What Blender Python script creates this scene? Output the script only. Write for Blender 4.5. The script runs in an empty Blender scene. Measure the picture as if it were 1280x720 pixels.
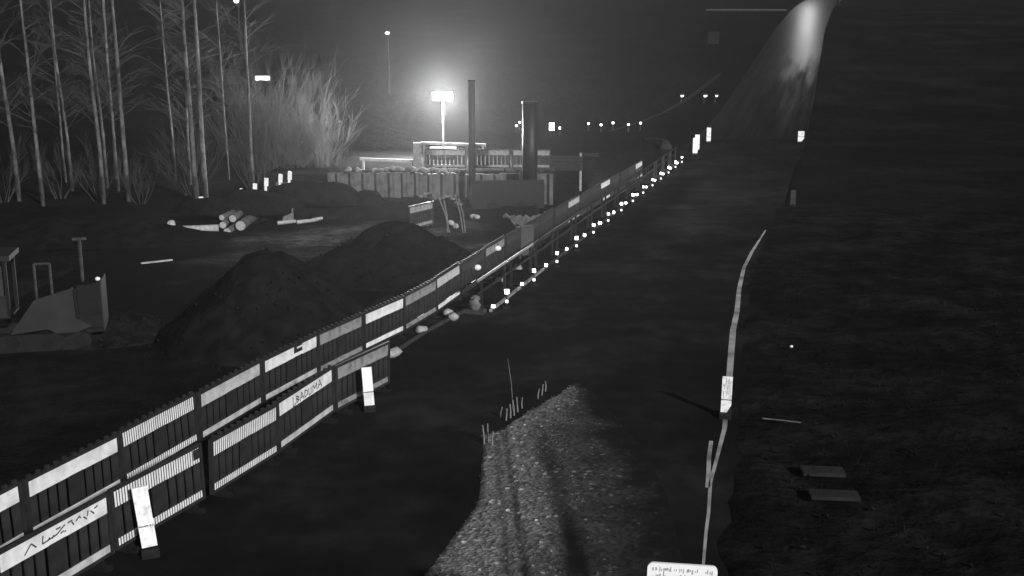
import bpy, bmesh, math, random
from mathutils import Vector, Matrix, noise
R = math.radians
random.seed(7)
scene = bpy.context.scene
col = scene.collection

# ------------------------------------------------------------------ camera
cam_d = bpy.data.cameras.new('camera')
cam_d.sensor_width = 36.0
cam_d.lens = 36.0 * 1372.7 / 1280.0
cam_d.clip_start = 0.1
cam_d.clip_end = 3000
cam = bpy.data.objects.new('camera', cam_d)
col.objects.link(cam)
cam.location = (0, 0, 6.66)
cam.rotation_euler = (R(90 - 12.417), 0, 0)
scene.camera = cam

# ------------------------------------------------------------------ sky, sun, exposure
SUN_EL, SUN_AZ = 24.0, 31.0        # the lamp is behind and to the right of the camera
world = bpy.data.worlds.new('World')
scene.world = world
world.use_nodes = True
wn = world.node_tree
bg = wn.nodes['Background']
sky = wn.nodes.new('ShaderNodeTexSky')
sky.sky_type = 'NISHITA'
sky.sun_disc = False
sky.sun_elevation = R(SUN_EL)
sky.sun_rotation = R(180 - SUN_AZ)
bw = wn.nodes.new('ShaderNodeRGBToBW')
wn.links.new(sky.outputs[0], bw.inputs[0])
wn.links.new(bw.outputs[0], bg.inputs[0])
bg.inputs[1].default_value = 0.0015

sun_d = bpy.data.lights.new('moon_sun', 'SUN')  # stands in for the camera's own infrared light
sun_d.energy = 4.2
sun_d.angle = R(3.0)
sun_d.color = (1, 1, 1)
sun = bpy.data.objects.new('moon_sun', sun_d)
col.objects.link(sun)
sun.location = (20, -30, 40)
sd = Vector((-math.sin(R(SUN_AZ)) * math.cos(R(SUN_EL)), math.cos(R(SUN_AZ)) * math.cos(R(SUN_EL)), -math.sin(R(SUN_EL))))
sun.rotation_euler = sd.to_track_quat('-Z', 'Y').to_euler()

scene.view_settings.view_transform = 'Standard'
scene.view_settings.look = 'None'
scene.view_settings.gamma = 1
scene.view_settings.exposure = 0.0
scene.view_settings.use_curve_mapping = False
scene.render.engine = 'CYCLES'
scene.cycles.use_denoising = True
scene.cycles.max_bounces = 3
scene.cycles.diffuse_bounces = 2
scene.cycles.glossy_bounces = 2
scene.cycles.transparent_max_bounces = 4
scene.cycles.volume_bounces = 0
scene.cycles.sample_clamp_indirect = 2.0

# ------------------------------------------------------------------ materials (all grey: the camera sees infrared)
MATS = {}
def mat(name, lo, hi=None, scale=6.0, rough=0.8, bump=0.0, bscale=None, spec=0.3, metallic=0.0, detail=4, contrast=(0.35, 0.65), emit=0.0):
    if name in MATS: return MATS[name]
    m = bpy.data.materials.new(name); m.use_nodes = True
    nt = m.node_tree; p = nt.nodes['Principled BSDF']
    p.inputs['Roughness'].default_value = rough
    p.inputs['Specular IOR Level'].default_value = spec
    p.inputs['Metallic'].default_value = metallic
    hi = lo if hi is None else hi
    tc = nt.nodes.new('ShaderNodeTexCoord')
    nz = nt.nodes.new('ShaderNodeTexNoise')
    nz.inputs['Scale'].default_value = scale; nz.inputs['Detail'].default_value = detail
    nt.links.new(tc.outputs['Object'], nz.inputs['Vector'])
    cr = nt.nodes.new('ShaderNodeValToRGB')
    cr.color_ramp.elements[0].position = contrast[0]; cr.color_ramp.elements[1].position = contrast[1]
    cr.color_ramp.elements[0].color = (lo, lo, lo, 1); cr.color_ramp.elements[1].color = (hi, hi, hi, 1)
    nt.links.new(nz.outputs['Fac'], cr.inputs['Fac'])
    nt.links.new(cr.outputs['Color'], p.inputs['Base Color'])
    if bump:
        nb = nt.nodes.new('ShaderNodeTexNoise')
        nb.inputs['Scale'].default_value = bscale or scale * 4; nb.inputs['Detail'].default_value = 5
        nt.links.new(tc.outputs['Object'], nb.inputs['Vector'])
        bp = nt.nodes.new('ShaderNodeBump'); bp.inputs['Strength'].default_value = bump; bp.inputs['Distance'].default_value = 0.05
        nt.links.new(nb.outputs['Fac'], bp.inputs['Height'])
        nt.links.new(bp.outputs['Normal'], p.inputs['Normal'])
    if emit:
        m.cycles.emission_sampling = 'NONE'
        p.inputs['Emission Color'].default_value = (1, 1, 1, 1)
        p.inputs['Emission Strength'].default_value = emit
    MATS[name] = m
    return m

def striped(name, white, dark, pitch, duty=0.35):
    """reflective sheeting printed with upright stripes"""
    m = bpy.data.materials.new(name); m.use_nodes = True
    nt = m.node_tree; p = nt.nodes['Principled BSDF']; p.inputs['Roughness'].default_value = 0.5
    tc = nt.nodes.new('ShaderNodeTexCoord'); sx = nt.nodes.new('ShaderNodeSeparateXYZ')
    nt.links.new(tc.outputs['Object'], sx.inputs[0])
    a = nt.nodes.new('ShaderNodeMath'); a.operation = 'DIVIDE'; a.inputs[1].default_value = pitch
    nt.links.new(sx.outputs['X'], a.inputs[0])
    b = nt.nodes.new('ShaderNodeMath'); b.operation = 'FRACT'; nt.links.new(a.outputs[0], b.inputs[0])
    c = nt.nodes.new('ShaderNodeMath'); c.operation = 'LESS_THAN'; c.inputs[1].default_value = duty
    nt.links.new(b.outputs[0], c.inputs[0])
    nz = nt.nodes.new('ShaderNodeTexNoise'); nz.inputs['Scale'].default_value = 7; nt.links.new(tc.outputs['Object'], nz.inputs['Vector'])
    cr = nt.nodes.new('ShaderNodeValToRGB'); cr.color_ramp.elements[0].position = .3; cr.color_ramp.elements[1].position = .6
    w0 = white * .8
    cr.color_ramp.elements[0].color = (w0, w0, w0, 1); cr.color_ramp.elements[1].color = (white, white, white, 1)
    nt.links.new(nz.outputs['Fac'], cr.inputs['Fac'])
    mx = nt.nodes.new('ShaderNodeMix'); mx.data_type = 'RGBA'
    nt.links.new(c.outputs[0], mx.inputs['Factor']); nt.links.new(cr.outputs['Color'], mx.inputs['A']); mx.inputs['B'].default_value = (dark, dark, dark, 1)
    nt.links.new(mx.outputs['Result'], p.inputs['Base Color'])
    MATS[name] = m
    return m

def sheeting(name, lo, hi, scale=5, vert=True):
    """white retroreflective sheeting: bright matt film with a broad gloss, streaked with grime"""
    m = mat(name, lo, hi, scale=scale, rough=0.6, spec=.4, contrast=(.3, .58))
    return m

mat('plastic', .016, .027, 5, .55, spec=.35)
mat('plastic_slat', .02, .036, 4, .55, spec=.35)
mat('plastic_light', .05, .07, 5, .6)
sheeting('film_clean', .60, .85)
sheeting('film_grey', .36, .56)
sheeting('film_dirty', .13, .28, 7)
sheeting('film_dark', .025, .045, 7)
striped('film_striped', .9, .05, .055, .38)
striped('film_striped_fine', .85, .05, .045, .38)
mat('film_marker', .62, .97, 11, .6, spec=.4, contrast=(.34, .56), detail=6)
mat('film_glaring', .93, .98, 9, .6, spec=.5)
mat('film_print', .30, .5, 40, .6)
mat('ink', .03, .05, 10, .7)
mat('rubber', .004, .008, 9, .8)
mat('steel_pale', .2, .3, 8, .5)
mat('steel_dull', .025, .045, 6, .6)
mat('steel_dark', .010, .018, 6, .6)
mat('soil_dark', .006, .013, 2.2, .95, bump=1.0, bscale=6, spec=0.0)
mat('stone_pale', .28, .45, 6, .9, bump=.4)
mat('stone_mid', .10, .22, 6, .9, bump=.4)
mat('log_end', .26, .42, 18, .85)
mat('bark_dark', .05, .09, 8, .9, bump=.5)
mat('wood_pale', .25, .4, 8, .8)
mat('board', .011, .017, 5, .85, bump=.2)
mat('tarp', .10, .18, 3, .7)
mat('twig', .03, .06, 3, .85)
mat('twig_light', .04, .075, 2, .85)
mat('sheet_pile', .06, .11, 3, .7)
mat('paint_cover', .016, .022, 3, .55)
mat('machine_dark', .003, .007, 4, .5)
mat('glass_dark', .03, .05, 2, .15, spec=.6)
mat('needles', .006, .012, 1.5, .95)
mat('wall_board', .005, .008, 2, .85, spec=0.0)
mat('roof_dark', .004, .007, 3, .8, spec=0.0)
mat('warning_glow', .8, None, emit=14.0)  # emission painted on for light the reflectors send back
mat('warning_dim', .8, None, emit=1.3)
mat('lamp_glow', .8, None, emit=220.0)
mat('far_glow', .8, None, emit=1.6)
mat('window_glow', .8, None, emit=1.3)
mat('beacon', .5, .7, 5, .4)
mat('pebble', .06, .22, 9, .9, contrast=(.35, .62))
mat('soil_lump', .006, .014, 3, .95, spec=0.0)
mat('stick', .08, .14, 9, .7)
mat('rebar', .14, .24, 9, .6)

# birch bark: pale with dark bands
def birch_mat():
    m = bpy.data.materials.new('birch_bark'); m.use_nodes = True
    nt = m.node_tree; p = nt.nodes['Principled BSDF']; p.inputs['Roughness'].default_value = .8
    tc = nt.nodes.new('ShaderNodeTexCoord'); mp = nt.nodes.new('ShaderNodeMapping'); mp.inputs['Scale'].default_value = (1.5, 1.5, .6)
    nt.links.new(tc.outputs['Object'], mp.inputs[0])
    nz = nt.nodes.new('ShaderNodeTexNoise'); nz.inputs['Scale'].default_value = 2.2; nz.inputs['Detail'].default_value = 6; nz.inputs['Roughness'].default_value = .7
    nt.links.new(mp.outputs[0], nz.inputs['Vector'])
    cr = nt.nodes.new('ShaderNodeValToRGB'); e = cr.color_ramp.elements
    e[0].position = .42; e[1].position = .62; e[0].color = (.02, .02, .02, 1); e[1].color = (.125, .125, .125, 1)
    nt.links.new(nz.outputs['Fac'], cr.inputs['Fac']); nt.links.new(cr.outputs['Color'], p.inputs['Base Color'])
    MATS['birch_bark'] = m
birch_mat()

# ground: bare dark earth and a paler earth with lamp light painted in
def ground_mat(name, stops, s1=.12, s2=1.3, s3=18, rough=.95, bump=.5, spec=0.0):
    m = bpy.data.materials.new(name); m.use_nodes = True
    nt = m.node_tree; p = nt.nodes['Principled BSDF']; p.inputs['Specular IOR Level'].default_value = spec; p.inputs['Roughness'].default_value = rough
    tc = nt.nodes.new('ShaderNodeTexCoord')
    def nz(s, d=5):
        n = nt.nodes.new('ShaderNodeTexNoise'); n.inputs['Scale'].default_value = s; n.inputs['Detail'].default_value = d
        nt.links.new(tc.outputs['Object'], n.inputs['Vector']); return n.outputs['Fac']
    def mth(op, a, b):
        n = nt.nodes.new('ShaderNodeMath'); n.operation = op
        for i, v in enumerate((a, b)):
            if isinstance(v, (int, float)): n.inputs[i].default_value = v
            else: nt.links.new(v, n.inputs[i])
        return n.outputs[0]
    f = mth('ADD', mth('MULTIPLY', nz(s1), .5), mth('ADD', mth('MULTIPLY', nz(s2), .3), mth('MULTIPLY', nz(s3, 3), .2)))
    cr = nt.nodes.new('ShaderNodeValToRGB'); e = cr.color_ramp.elements
    e[0].position, e[1].position = stops[0][0], stops[-1][0]
    e[0].color = (stops[0][1],) * 3 + (1,); e[1].color = (stops[-1][1],) * 3 + (1,)
    for pos, v in stops[1:-1]:
        k = e.new(pos); k.color = (v, v, v, 1)
    nt.links.new(f, cr.inputs['Fac']); nt.links.new(cr.outputs['Color'], p.inputs['Base Color'])
    bp = nt.nodes.new('ShaderNodeBump'); bp.inputs['Strength'].default_value = bump; bp.inputs['Distance'].default_value = .06
    nt.links.new(mth('ADD', nz(s3 * .5, 5), mth('MULTIPLY', nz(s2, 4), 2.0)), bp.inputs['Height']); nt.links.new(bp.outputs['Normal'], p.inputs['Normal'])
    MATS[name] = m
    return m
ground_mat('earth', [(.36, .005), (.5, .009), (.62, .019)])
ground_mat('earth_trampled', [(.38, .010), (.5, .026), (.62, .085)], s1=.5, s2=2.5, s3=14)  # paler copy of the site earth, lamp light painted in
def fade_rim(m, under):
    """the pale layer wears thin towards its rim, showing the earth below"""
    nt = m.node_tree; p = nt.nodes['Principled BSDF']; src = p.inputs['Base Color'].links[0].from_socket
    at = nt.nodes.new('ShaderNodeAttribute'); at.attribute_name = 'cover'
    mx = nt.nodes.new('ShaderNodeMix'); mx.data_type = 'RGBA'; mx.inputs['A'].default_value = (under, under, under, 1)
    nt.links.new(at.outputs['Fac'], mx.inputs['Factor']); nt.links.new(src, mx.inputs['B']); nt.links.new(mx.outputs['Result'], p.inputs['Base Color'])
fade_rim(MATS['earth_trampled'], .009)
ground_mat('verge', [(.36, .004), (.5, .009), (.62, .018)], s1=.5, s2=2.0, s3=12, bump=.9)
ground_mat('asphalt', [(.36, .007), (.5, .013), (.62, .026)], s1=.35, s2=1.6, s3=60, rough=.85, bump=.12, spec=0.0)
ground_mat('asphalt_wet', [(.35, .010), (.5, .014), (.65, .020)], s1=.25, s2=1.2, s3=60, rough=.42, bump=.1, spec=.35)
def dry_out(m):
    """the hill road is wet; the film of water thins out towards the foot of the hill"""
    nt = m.node_tree; p = nt.nodes['Principled BSDF']; tc = nt.nodes.new('ShaderNodeTexCoord'); sp = nt.nodes.new('ShaderNodeSeparateXYZ')
    nt.links.new(tc.outputs['Object'], sp.inputs[0])
    nz = nt.nodes.new('ShaderNodeTexNoise'); nz.inputs['Scale'].default_value = .35; nz.inputs['Detail'].default_value = 5
    mp = nt.nodes.new('ShaderNodeMapping'); mp.inputs['Scale'].default_value = (3.2, .10, 1); rt = nt.nodes.new('ShaderNodeMapping'); rt.inputs['Rotation'].default_value = (0, 0, R(16.2))
    nt.links.new(tc.outputs['Object'], rt.inputs[0]); nt.links.new(rt.outputs[0], mp.inputs[0]); nt.links.new(mp.outputs[0], nz.inputs['Vector'])
    a = nt.nodes.new('ShaderNodeMath'); a.operation = 'MULTIPLY_ADD'; nt.links.new(nz.outputs['Fac'], a.inputs[0]); a.inputs[1].default_value = 110; nt.links.new(sp.outputs['Y'], a.inputs[2])
    for inp, v0, v1 in (('Specular IOR Level', 0.0, .38), ('Roughness', .8, .3)):
        r = nt.nodes.new('ShaderNodeMapRange'); r.interpolation_type = 'SMOOTHSTEP'; r.inputs['From Min'].default_value = 125; r.inputs['From Max'].default_value = 205
        r.inputs['To Min'].default_value = v0; r.inputs['To Max'].default_value = v1
        nt.links.new(a.outputs[0], r.inputs['Value']); nt.links.new(r.outputs[0], p.inputs[inp])
dry_out(MATS['asphalt_wet'])

def gravel_mat():
    """pale crushed stone spread on the road: thick at one side, thinning out over the asphalt"""
    m = bpy.data.materials.new('crushed_stone'); m.use_nodes = True
    nt = m.node_tree; p = nt.nodes['Principled BSDF']; p.inputs['Roughness'].default_value = .9; p.inputs['Specular IOR Level'].default_value = 0.0
    tc = nt.nodes.new('ShaderNodeTexCoord')
    vo = nt.nodes.new('ShaderNodeTexVoronoi'); vo.inputs['Scale'].default_value = 17
    nt.links.new(tc.outputs['Object'], vo.inputs['Vector'])
    bwv = nt.nodes.new('ShaderNodeRGBToBW'); nt.links.new(vo.outputs['Color'], bwv.inputs[0])
    cr = nt.nodes.new('ShaderNodeValToRGB'); e = cr.color_ramp.elements
    e[0].position = .15; e[1].position = .85; e[0].color = (.09,) * 3 + (1,); e[1].color = (.27,) * 3 + (1,)
    k = e.new(.95); k.color = (.9, .9, .9, 1)  # near-white cells paint in the glints of the stones
    nt.links.new(bwv.outputs[0], cr.inputs['Fac'])
    # vertex attribute 'cover' (1 = pale, 0 = asphalt tone), with painted light fall-off, broken up by noise
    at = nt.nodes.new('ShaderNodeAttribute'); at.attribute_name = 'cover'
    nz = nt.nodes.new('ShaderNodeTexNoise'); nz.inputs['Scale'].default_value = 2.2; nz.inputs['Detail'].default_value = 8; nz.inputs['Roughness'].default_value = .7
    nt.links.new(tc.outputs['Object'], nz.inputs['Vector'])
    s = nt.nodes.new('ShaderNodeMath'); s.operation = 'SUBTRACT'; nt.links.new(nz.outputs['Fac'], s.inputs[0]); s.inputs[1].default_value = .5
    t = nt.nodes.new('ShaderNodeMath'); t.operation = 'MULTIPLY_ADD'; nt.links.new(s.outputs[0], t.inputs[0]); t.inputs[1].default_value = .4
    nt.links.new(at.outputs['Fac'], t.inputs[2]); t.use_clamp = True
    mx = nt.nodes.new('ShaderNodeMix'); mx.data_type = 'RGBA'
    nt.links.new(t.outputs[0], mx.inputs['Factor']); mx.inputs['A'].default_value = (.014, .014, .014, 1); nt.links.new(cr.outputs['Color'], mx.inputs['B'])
    nt.links.new(mx.outputs['Result'], p.inputs['Base Color'])
    bp = nt.nodes.new('ShaderNodeBump'); bp.inputs['Strength'].default_value = .6; bp.inputs['Distance'].default_value = .02
    nt.links.new(t.outputs[0], bp.inputs['Strength']); nt.links.new(vo.outputs['Distance'], bp.inputs['Height']); nt.links.new(bp.outputs['Normal'], p.inputs['Normal'])
    MATS['crushed_stone'] = m
gravel_mat()

def paint_mat():
    m = mat('road_paint', .15, .42, 1.6, .7, contrast=(.34, .6), detail=4)
paint_mat()

# ------------------------------------------------------------------ mesh helpers
class MB:
    def __init__(s): s.v = []; s.f = []
    def box(s, c, d, rot=None):
        n = len(s.v); c = Vector(c)
        for x in (-.5, .5):
            for y in (-.5, .5):
                for z in (-.5, .5):
                    q = Vector((x * d[0], y * d[1], z * d[2]))
                    if rot: q = rot @ q
                    s.v.append(c + q)
        for f in ((0, 1, 3, 2), (4, 6, 7, 5), (0, 4, 5, 1), (2, 3, 7, 6), (0, 2, 6, 4), (1, 5, 7, 3)):
            s.f.append([n + i for i in f])
        return s
    def tube(s, pts, r0, r1=None, seg=6, cap=True):
        r1 = r0 if r1 is None else r1
        pts = [Vector(p) for p in pts]; m = len(pts); base = len(s.v)
        for i, p in enumerate(pts):
            t = (pts[min(i + 1, m - 1)] - pts[max(i - 1, 0)]).normalized()
            a = t.orthogonal().normalized() if abs(t.z) < .95 else Vector((1, 0, 0)).cross(t).normalized()
            b = t.cross(a)
            rr = r0 + (r1 - r0) * i / max(1, m - 1)
            for k in range(seg):
                w = 2 * math.pi * k / seg
                s.v.append(p + (a * math.cos(w) + b * math.sin(w)) * rr)
        for i in range(m - 1):
            for k in range(seg):
                k2 = (k + 1) % seg
                s.f.append([base + i * seg + k, base + i * seg + k2, base + (i + 1) * seg + k2, base + (i + 1) * seg + k])
        if cap:
            s.f.append([base + k for k in range(seg)][::-1]); s.f.append([base + (m - 1) * seg + k for k in range(seg)])
        return s
    def prism(s, poly, axis, a, b):
        """poly: 2-D outline; extruded along axis 'x','y' or 'z' from a to b"""
        n = len(s.v); k = len(poly)
        for w in (a, b):
            for (p, q) in poly:
                s.v.append(Vector((w, p, q) if axis == 'x' else (p, w, q) if axis == 'y' else (p, q, w)))
        s.f.append(list(range(n, n + k))[::-1]); s.f.append(list(range(n + k, n + 2 * k)))
        for i in range(k):
            j = (i + 1) % k
            s.f.append([n + i, n + j, n + k + j, n + k + i])
        return s
    def blob(s, c, d, seed=0, amp=.25, sub=2, flat=False):
        bm = bmesh.new(); bmesh.ops.create_icosphere(bm, subdivisions=sub, radius=1)
        n = len(s.v)
        for v in bm.verts:
            k = 1 + amp * noise.noise(v.co * 1.7 + Vector((seed * 3.1, seed * 1.7, seed)))
            q = Vector((v.co.x * d[0] * k, v.co.y * d[1] * k, v.co.z * d[2] * k))
            if flat and q.z < 0: q.z *= .15
            s.v.append(Vector(c) + q)
        for f in bm.faces: s.f.append([n + v.index for v in f.verts])
        bm.free(); return s
    def build(s, name, material, parent=None, smooth=False):
        me = bpy.data.meshes.new(name); me.from_pydata([tuple(v) for v in s.v], [], s.f); me.update()
        bm = bmesh.new(); bm.from_mesh(me); bmesh.ops.recalc_face_normals(bm, faces=bm.faces[:]); bm.to_mesh(me); bm.free()
        me.materials.append(MATS[material])
        if smooth:
            for p in me.polygons: p.use_smooth = True
        o = bpy.data.objects.new(name, me); col.objects.link(o); o.parent = parent
        return o

def tag(o, label, cat, group=None):
    o['label'] = label; o['category'] = cat
    if group: o['group'] = group
    return o
def thing(name, label, cat, loc=(0, 0, 0), rz=0, group=None):
    o = bpy.data.objects.new(name, None); o.empty_display_size = .2; col.objects.link(o)
    o.location = loc; o.rotation_euler = (0, 0, rz)
    return tag(o, label, cat, group)
def struct(o, kind='structure'):
    o['kind'] = kind; return o
def link(name, mesh, parent):
    o = bpy.data.objects.new(name, mesh); col.objects.link(o); o.parent = parent; return o
def sm(a, b, x):
    t = min(1, max(0, (x - a) / (b - a))); return t * t * (3 - 2 * t)
def ordinal(i):
    return ['first', 'second', 'third', 'fourth', 'fifth', 'sixth', 'seventh', 'eighth', 'ninth', 'tenth', 'eleventh', 'twelfth', 'thirteenth', 'fourteenth', 'fifteenth', 'sixteenth', 'seventeenth', 'eighteenth', 'nineteenth', 'twentieth', 'twenty-first', 'twenty-second', 'twenty-third', 'twenty-fourth'][i]

# ------------------------------------------------------------------ terrain and road
def hz(y):
    s, a, b = .1, 74, 104
    if y < a: return 0.0
    if y < b: return s * (y - a) ** 2 / (2 * (b - a))
    if y < 302: return s * (b - a) / 2 + s * (y - b)
    return s * (b - a) / 2 + s * 198 + .02 * (min(y, 420) - 302)
EDGE = [(-60, -12.0), (0, -.6), (13.6, 2.75), (20.2, 4.35), (27.4, 5.95), (33.1, 7.3), (40.2, 9.45), (60, 15.0), (78, 20.4), (90, 23.75), (110, 29.55), (140, 38.1), (180, 49.6), (220, 61.7), (240, 68.1), (300, 90), (420, 140)]
def edge_x(y):
    for (a, xa), (b, xb) in zip(EDGE, EDGE[1:]):
        if y <= b: return xa + (xb - xa) * (y - a) / (b - a)
    return EDGE[-1][1]
ROWS = [-60, -30, -10, 0] + list(range(5, 74, 3)) + list(range(74, 106, 2)) + list(range(110, 304, 8)) + [310, 340, 380, 420]
def grid(name, rows, cols_of, material, dz, rough=0, kind='structure'):
    b = MB(); n = None
    for y in rows:
        xs = cols_of(y); n = len(xs)
        for x in xs:
            z = hz(y) + dz
            if rough: z += rough * noise.noise(Vector((x * .35, y * .35, 3)))
            b.v.append(Vector((x, y, z)))
    for i in range(len(rows) - 1):
        for j in range(n - 1):
            b.f.append([i * n + j, i * n + j + 1, (i + 1) * n + j + 1, (i + 1) * n + j])
    o = b.build(name, material, smooth=True); struct(o, kind); return o
far = [420, 600, 900, 1500]
grid('ground', ROWS + far[1:], lambda y: [-900, -300, -120, -60, -30, -15, 0, 15, 30, 60, 120, 300, 900], 'earth', -.07)
RW = 7.2
def road_cols(y): e = edge_x(y); return [e - RW - (2.7 if y < 30 else .6 + 2.1 * max(0, (42 - y) / 12))] + [e - RW + (RW + .35) * k / 6 for k in range(1, 7)]
def road_strip(name, rows, material):
    rb = MB()
    for y in rows:
        cs = road_cols(y)
        for j, x in enumerate([cs[0]] + cs + [cs[-1]]):
            rb.v.append(Vector((x, y, hz(y) + (-.08 if j in (0, len(cs) + 1) else 0))))
    n = len(road_cols(0)) + 2
    for i in range(len(rows) - 1):
        for j in range(n - 1): rb.f.append([i * n + j, i * n + j + 1, (i + 1) * n + j + 1, (i + 1) * n + j])
    return struct(rb.build(name, material))
road_strip('road', [y for y in ROWS if y <= 80], 'asphalt')
road_strip('wet_road', [y for y in ROWS if y >= 80], 'asphalt_wet')
# rough verge right of the road, close by
vb = MB(); VY = [8 + k * .35 for k in range(110)]; NX = 46
for y in VY:
    for j in range(NX):
        x = edge_x(y) + .10 + .30 * noise.noise(Vector((0, y * .9, 2))) + .14 * noise.noise(Vector((0, y * 3.5, 6))) + j * .42
        if j > 3: x = edge_x(y) + .10 + j * .42
        w = sm(0, 1.4, j * .42)
        z = -.03 + w * (.22 * noise.noise(Vector((x * .5, y * .5, 1))) + .10 * noise.noise(Vector((x * 1.7, y * 1.7, 5))) - .02)
        if x < edge_x(y) + .75: z = max(z, .006 if j == 0 else .018)
        vb.v.append(Vector((x, y, max(z, -.055))))
for i in range(len(VY) - 1):
    for j in range(NX - 1): vb.f.append([i * NX + j, i * NX + j + 1, (i + 1) * NX + j + 1, (i + 1) * NX + j])
struct(vb.build('verge', 'verge', smooth=True))
# pale earth of the work site behind the heaps, lamp light painted in
tb = MB(); tlit = []; TX, TY = 70, 70
for i in range(TY + 1):
    for j in range(TX + 1):
        x = -13.5 + 15.0 * j / TX; y = 27 + 17.0 * i / TY
        d = math.hypot((x + 5.4) / 6.2, (y - 37.2) / 6.8) + .35 * noise.noise(Vector((x * .35, y * .35, 0))) + .15 * noise.noise(Vector((x * 1.1, y * 1.1, 0)))
        rim = min(j, TX - j, i, TY - i)
        tlit.append(0 if rim < 2 else max(0, 1 - sm(.45, 1.0, d)))
        tb.v.append(Vector((x, y, -.069 if rim == 0 else -.055 + .02 * noise.noise(Vector((x * 1.3, y * 1.3, 1))))))
for i in range(TY):
    for j in range(TX): tb.f.append([i * (TX + 1) + j, i * (TX + 1) + j + 1, (i + 1) * (TX + 1) + j + 1, (i + 1) * (TX + 1) + j])
o = struct(tb.build('trampled_ground', 'earth_trampled', smooth=True))
a = o.data.attributes.new('cover', 'FLOAT', 'POINT')
for i, c in enumerate(tlit): a.data[i].value = c

# gravel spread on the road
def gravel_patch():
    left = [(11.6, -1.55), (13.0, -1.13), (13.9, -.88), (14.7, -.66), (15.43, -.50), (16.9, -.49), (18.2, -.50), (18.5, -.22), (19.5, .30), (20.4, .85), (21.4, 1.32), (21.9, 1.5)]
    right = [(11.6, 2.2), (13.0, 2.25), (15.6, 2.35), (17.2, 2.25), (18.8, 1.98), (20.2, 1.66), (21.4, 1.5), (21.9, 1.55)]
    def ip(t, y):
        for (a, xa), (b, xb) in zip(t, t[1:]):
            if y <= b: return xa + (xb - xa) * (y - a) / (b - a)
        return t[-1][1]
    b = MB(); cov = []; PEB = []; NY, NXX = 100, 60
    for i in range(NY + 1):
        y = 11.6 + 10.3 * i / NY
        l, r = ip(left, y) + .03 * noise.noise(Vector((0, y * 3, 0))), ip(right, y)
        for j in range(NXX + 1):
            u = j / NXX; x = l + (r - l) * u
            # ruts pressed by wheels
            rut = 0; rk = 0
            for (x0, y0, x1, y1, w, gs) in ((-.02, 12.0, -.30, 18.6, .06, .75), (.22, 12.0, -.15, 18.6, .06, 1.0), (.95, 12.0, .36, 19.6, .17, .5)):
                xc = x0 + (x1 - x0) * (y - y0) / (y1 - y0); g_ = gs * math.exp(-((x - xc) / w) ** 2) * (.8 + .3 * noise.noise(Vector((x0 * 9, y * .9, 3)))); rut = max(rut, g_)
            z0 = .030 + .008 * noise.noise(Vector((x * 6, y * 6, 0))) - .02 * rut
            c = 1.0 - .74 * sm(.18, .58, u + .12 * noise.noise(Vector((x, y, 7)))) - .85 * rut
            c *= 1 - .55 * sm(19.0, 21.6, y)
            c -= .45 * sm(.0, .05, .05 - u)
            c *= 1 - sm(.50, .97, u + .15 * noise.noise(Vector((x * 1.5, y * 1.5, 2))))  # fade to the right paints the camera light's fall-off
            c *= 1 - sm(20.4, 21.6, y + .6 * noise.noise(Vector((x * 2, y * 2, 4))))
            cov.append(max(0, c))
            z = .004 + (z0 - .004) * min(1, max(0, c) * 2)
            if j in (0, NXX) or i in (0, NY): z = .003
            b.v.append(Vector((x, y, z)))
            if c > .25 and random.random() < .35: PEB.append((x + random.uniform(-.02, .02), y + random.uniform(-.05, .05), z))
    for i in range(NY):
        for j in range(NXX): b.f.append([i * (NXX + 1) + j, i * (NXX + 1) + j + 1, (i + 1) * (NXX + 1) + j + 1, (i + 1) * (NXX + 1) + j])
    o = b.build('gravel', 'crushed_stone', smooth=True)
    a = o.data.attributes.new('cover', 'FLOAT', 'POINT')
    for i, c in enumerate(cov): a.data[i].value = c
    struct(o, 'stuff'); o['label'] = 'pale crushed stone spread over the dark road with wheel ruts'
    pb = MB()
    for (x, y, z) in PEB:
        r = random.uniform(.006, .017) * (1.5 if random.random() < .06 else 1); n0 = len(pb.v)
        for q in ((1, 0, 0), (-1, .2, 0), (0, 1, .1), (.1, -1, 0), (0, 0, 1), (0, 0, -1)): pb.v.append(Vector((x, y, z + r * .3)) + Vector(q) * r * random.uniform(.6, 1.2))
        for f in ((0, 2, 4), (2, 1, 4), (1, 3, 4), (3, 0, 4), (2, 0, 5), (1, 2, 5), (3, 1, 5), (0, 3, 5)): pb.f.append([n0 + i for i in f])
    o = pb.build('loose_stones', 'pebble'); struct(o, 'stuff'); o['label'] = 'loose pale stones lying on the gravel'
    return ip, left, right
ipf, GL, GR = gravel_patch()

# painted edge line of the road: a worn white strip, and a short double strand
def ribbon(name, pts, w, z, material, parent=None):
    b = MB()
    P = [Vector((x, y, 0)) for x, y in pts]
    for i, p in enumerate(P):
        t = (P[min(i + 1, len(P) - 1)] - P[max(i - 1, 0)]).normalized(); s = Vector((t.y, -t.x, 0)) * w[i if isinstance(w, (list, tuple)) else 0] / 2 if isinstance(w, (list, tuple)) else Vector((t.y, -t.x, 0)) * w / 2
        for q in (p - s, p + s): b.v.append(Vector((q.x, q.y, hz(q.y) + z)))
    for i in range(len(P) - 1): b.f.append([2 * i, 2 * i + 1, 2 * i + 3, 2 * i + 2])
    return b.build(name, material, parent)
line = [(2.45, 13.0), (2.57, 13.58), (2.72, 14.3), (2.88, 15.0), (3.1, 16.1), (3.42, 17.25), (3.80, 18.62), (4.13, 20.21), (4.5, 21.8), (4.89, 23.61), (5.3, 25.5), (5.77, 27.38), (6.4, 30.2), (7.13, 33.11), (7.95, 35.8), (9.39, 40.17)]
struct(ribbon('edge_line', line, [.035, .04, .045, .05, .055, .06, .08, .11, .13, .14, .14, .13, .12, .11, .10, .05], .005, 'road_paint'))
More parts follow.
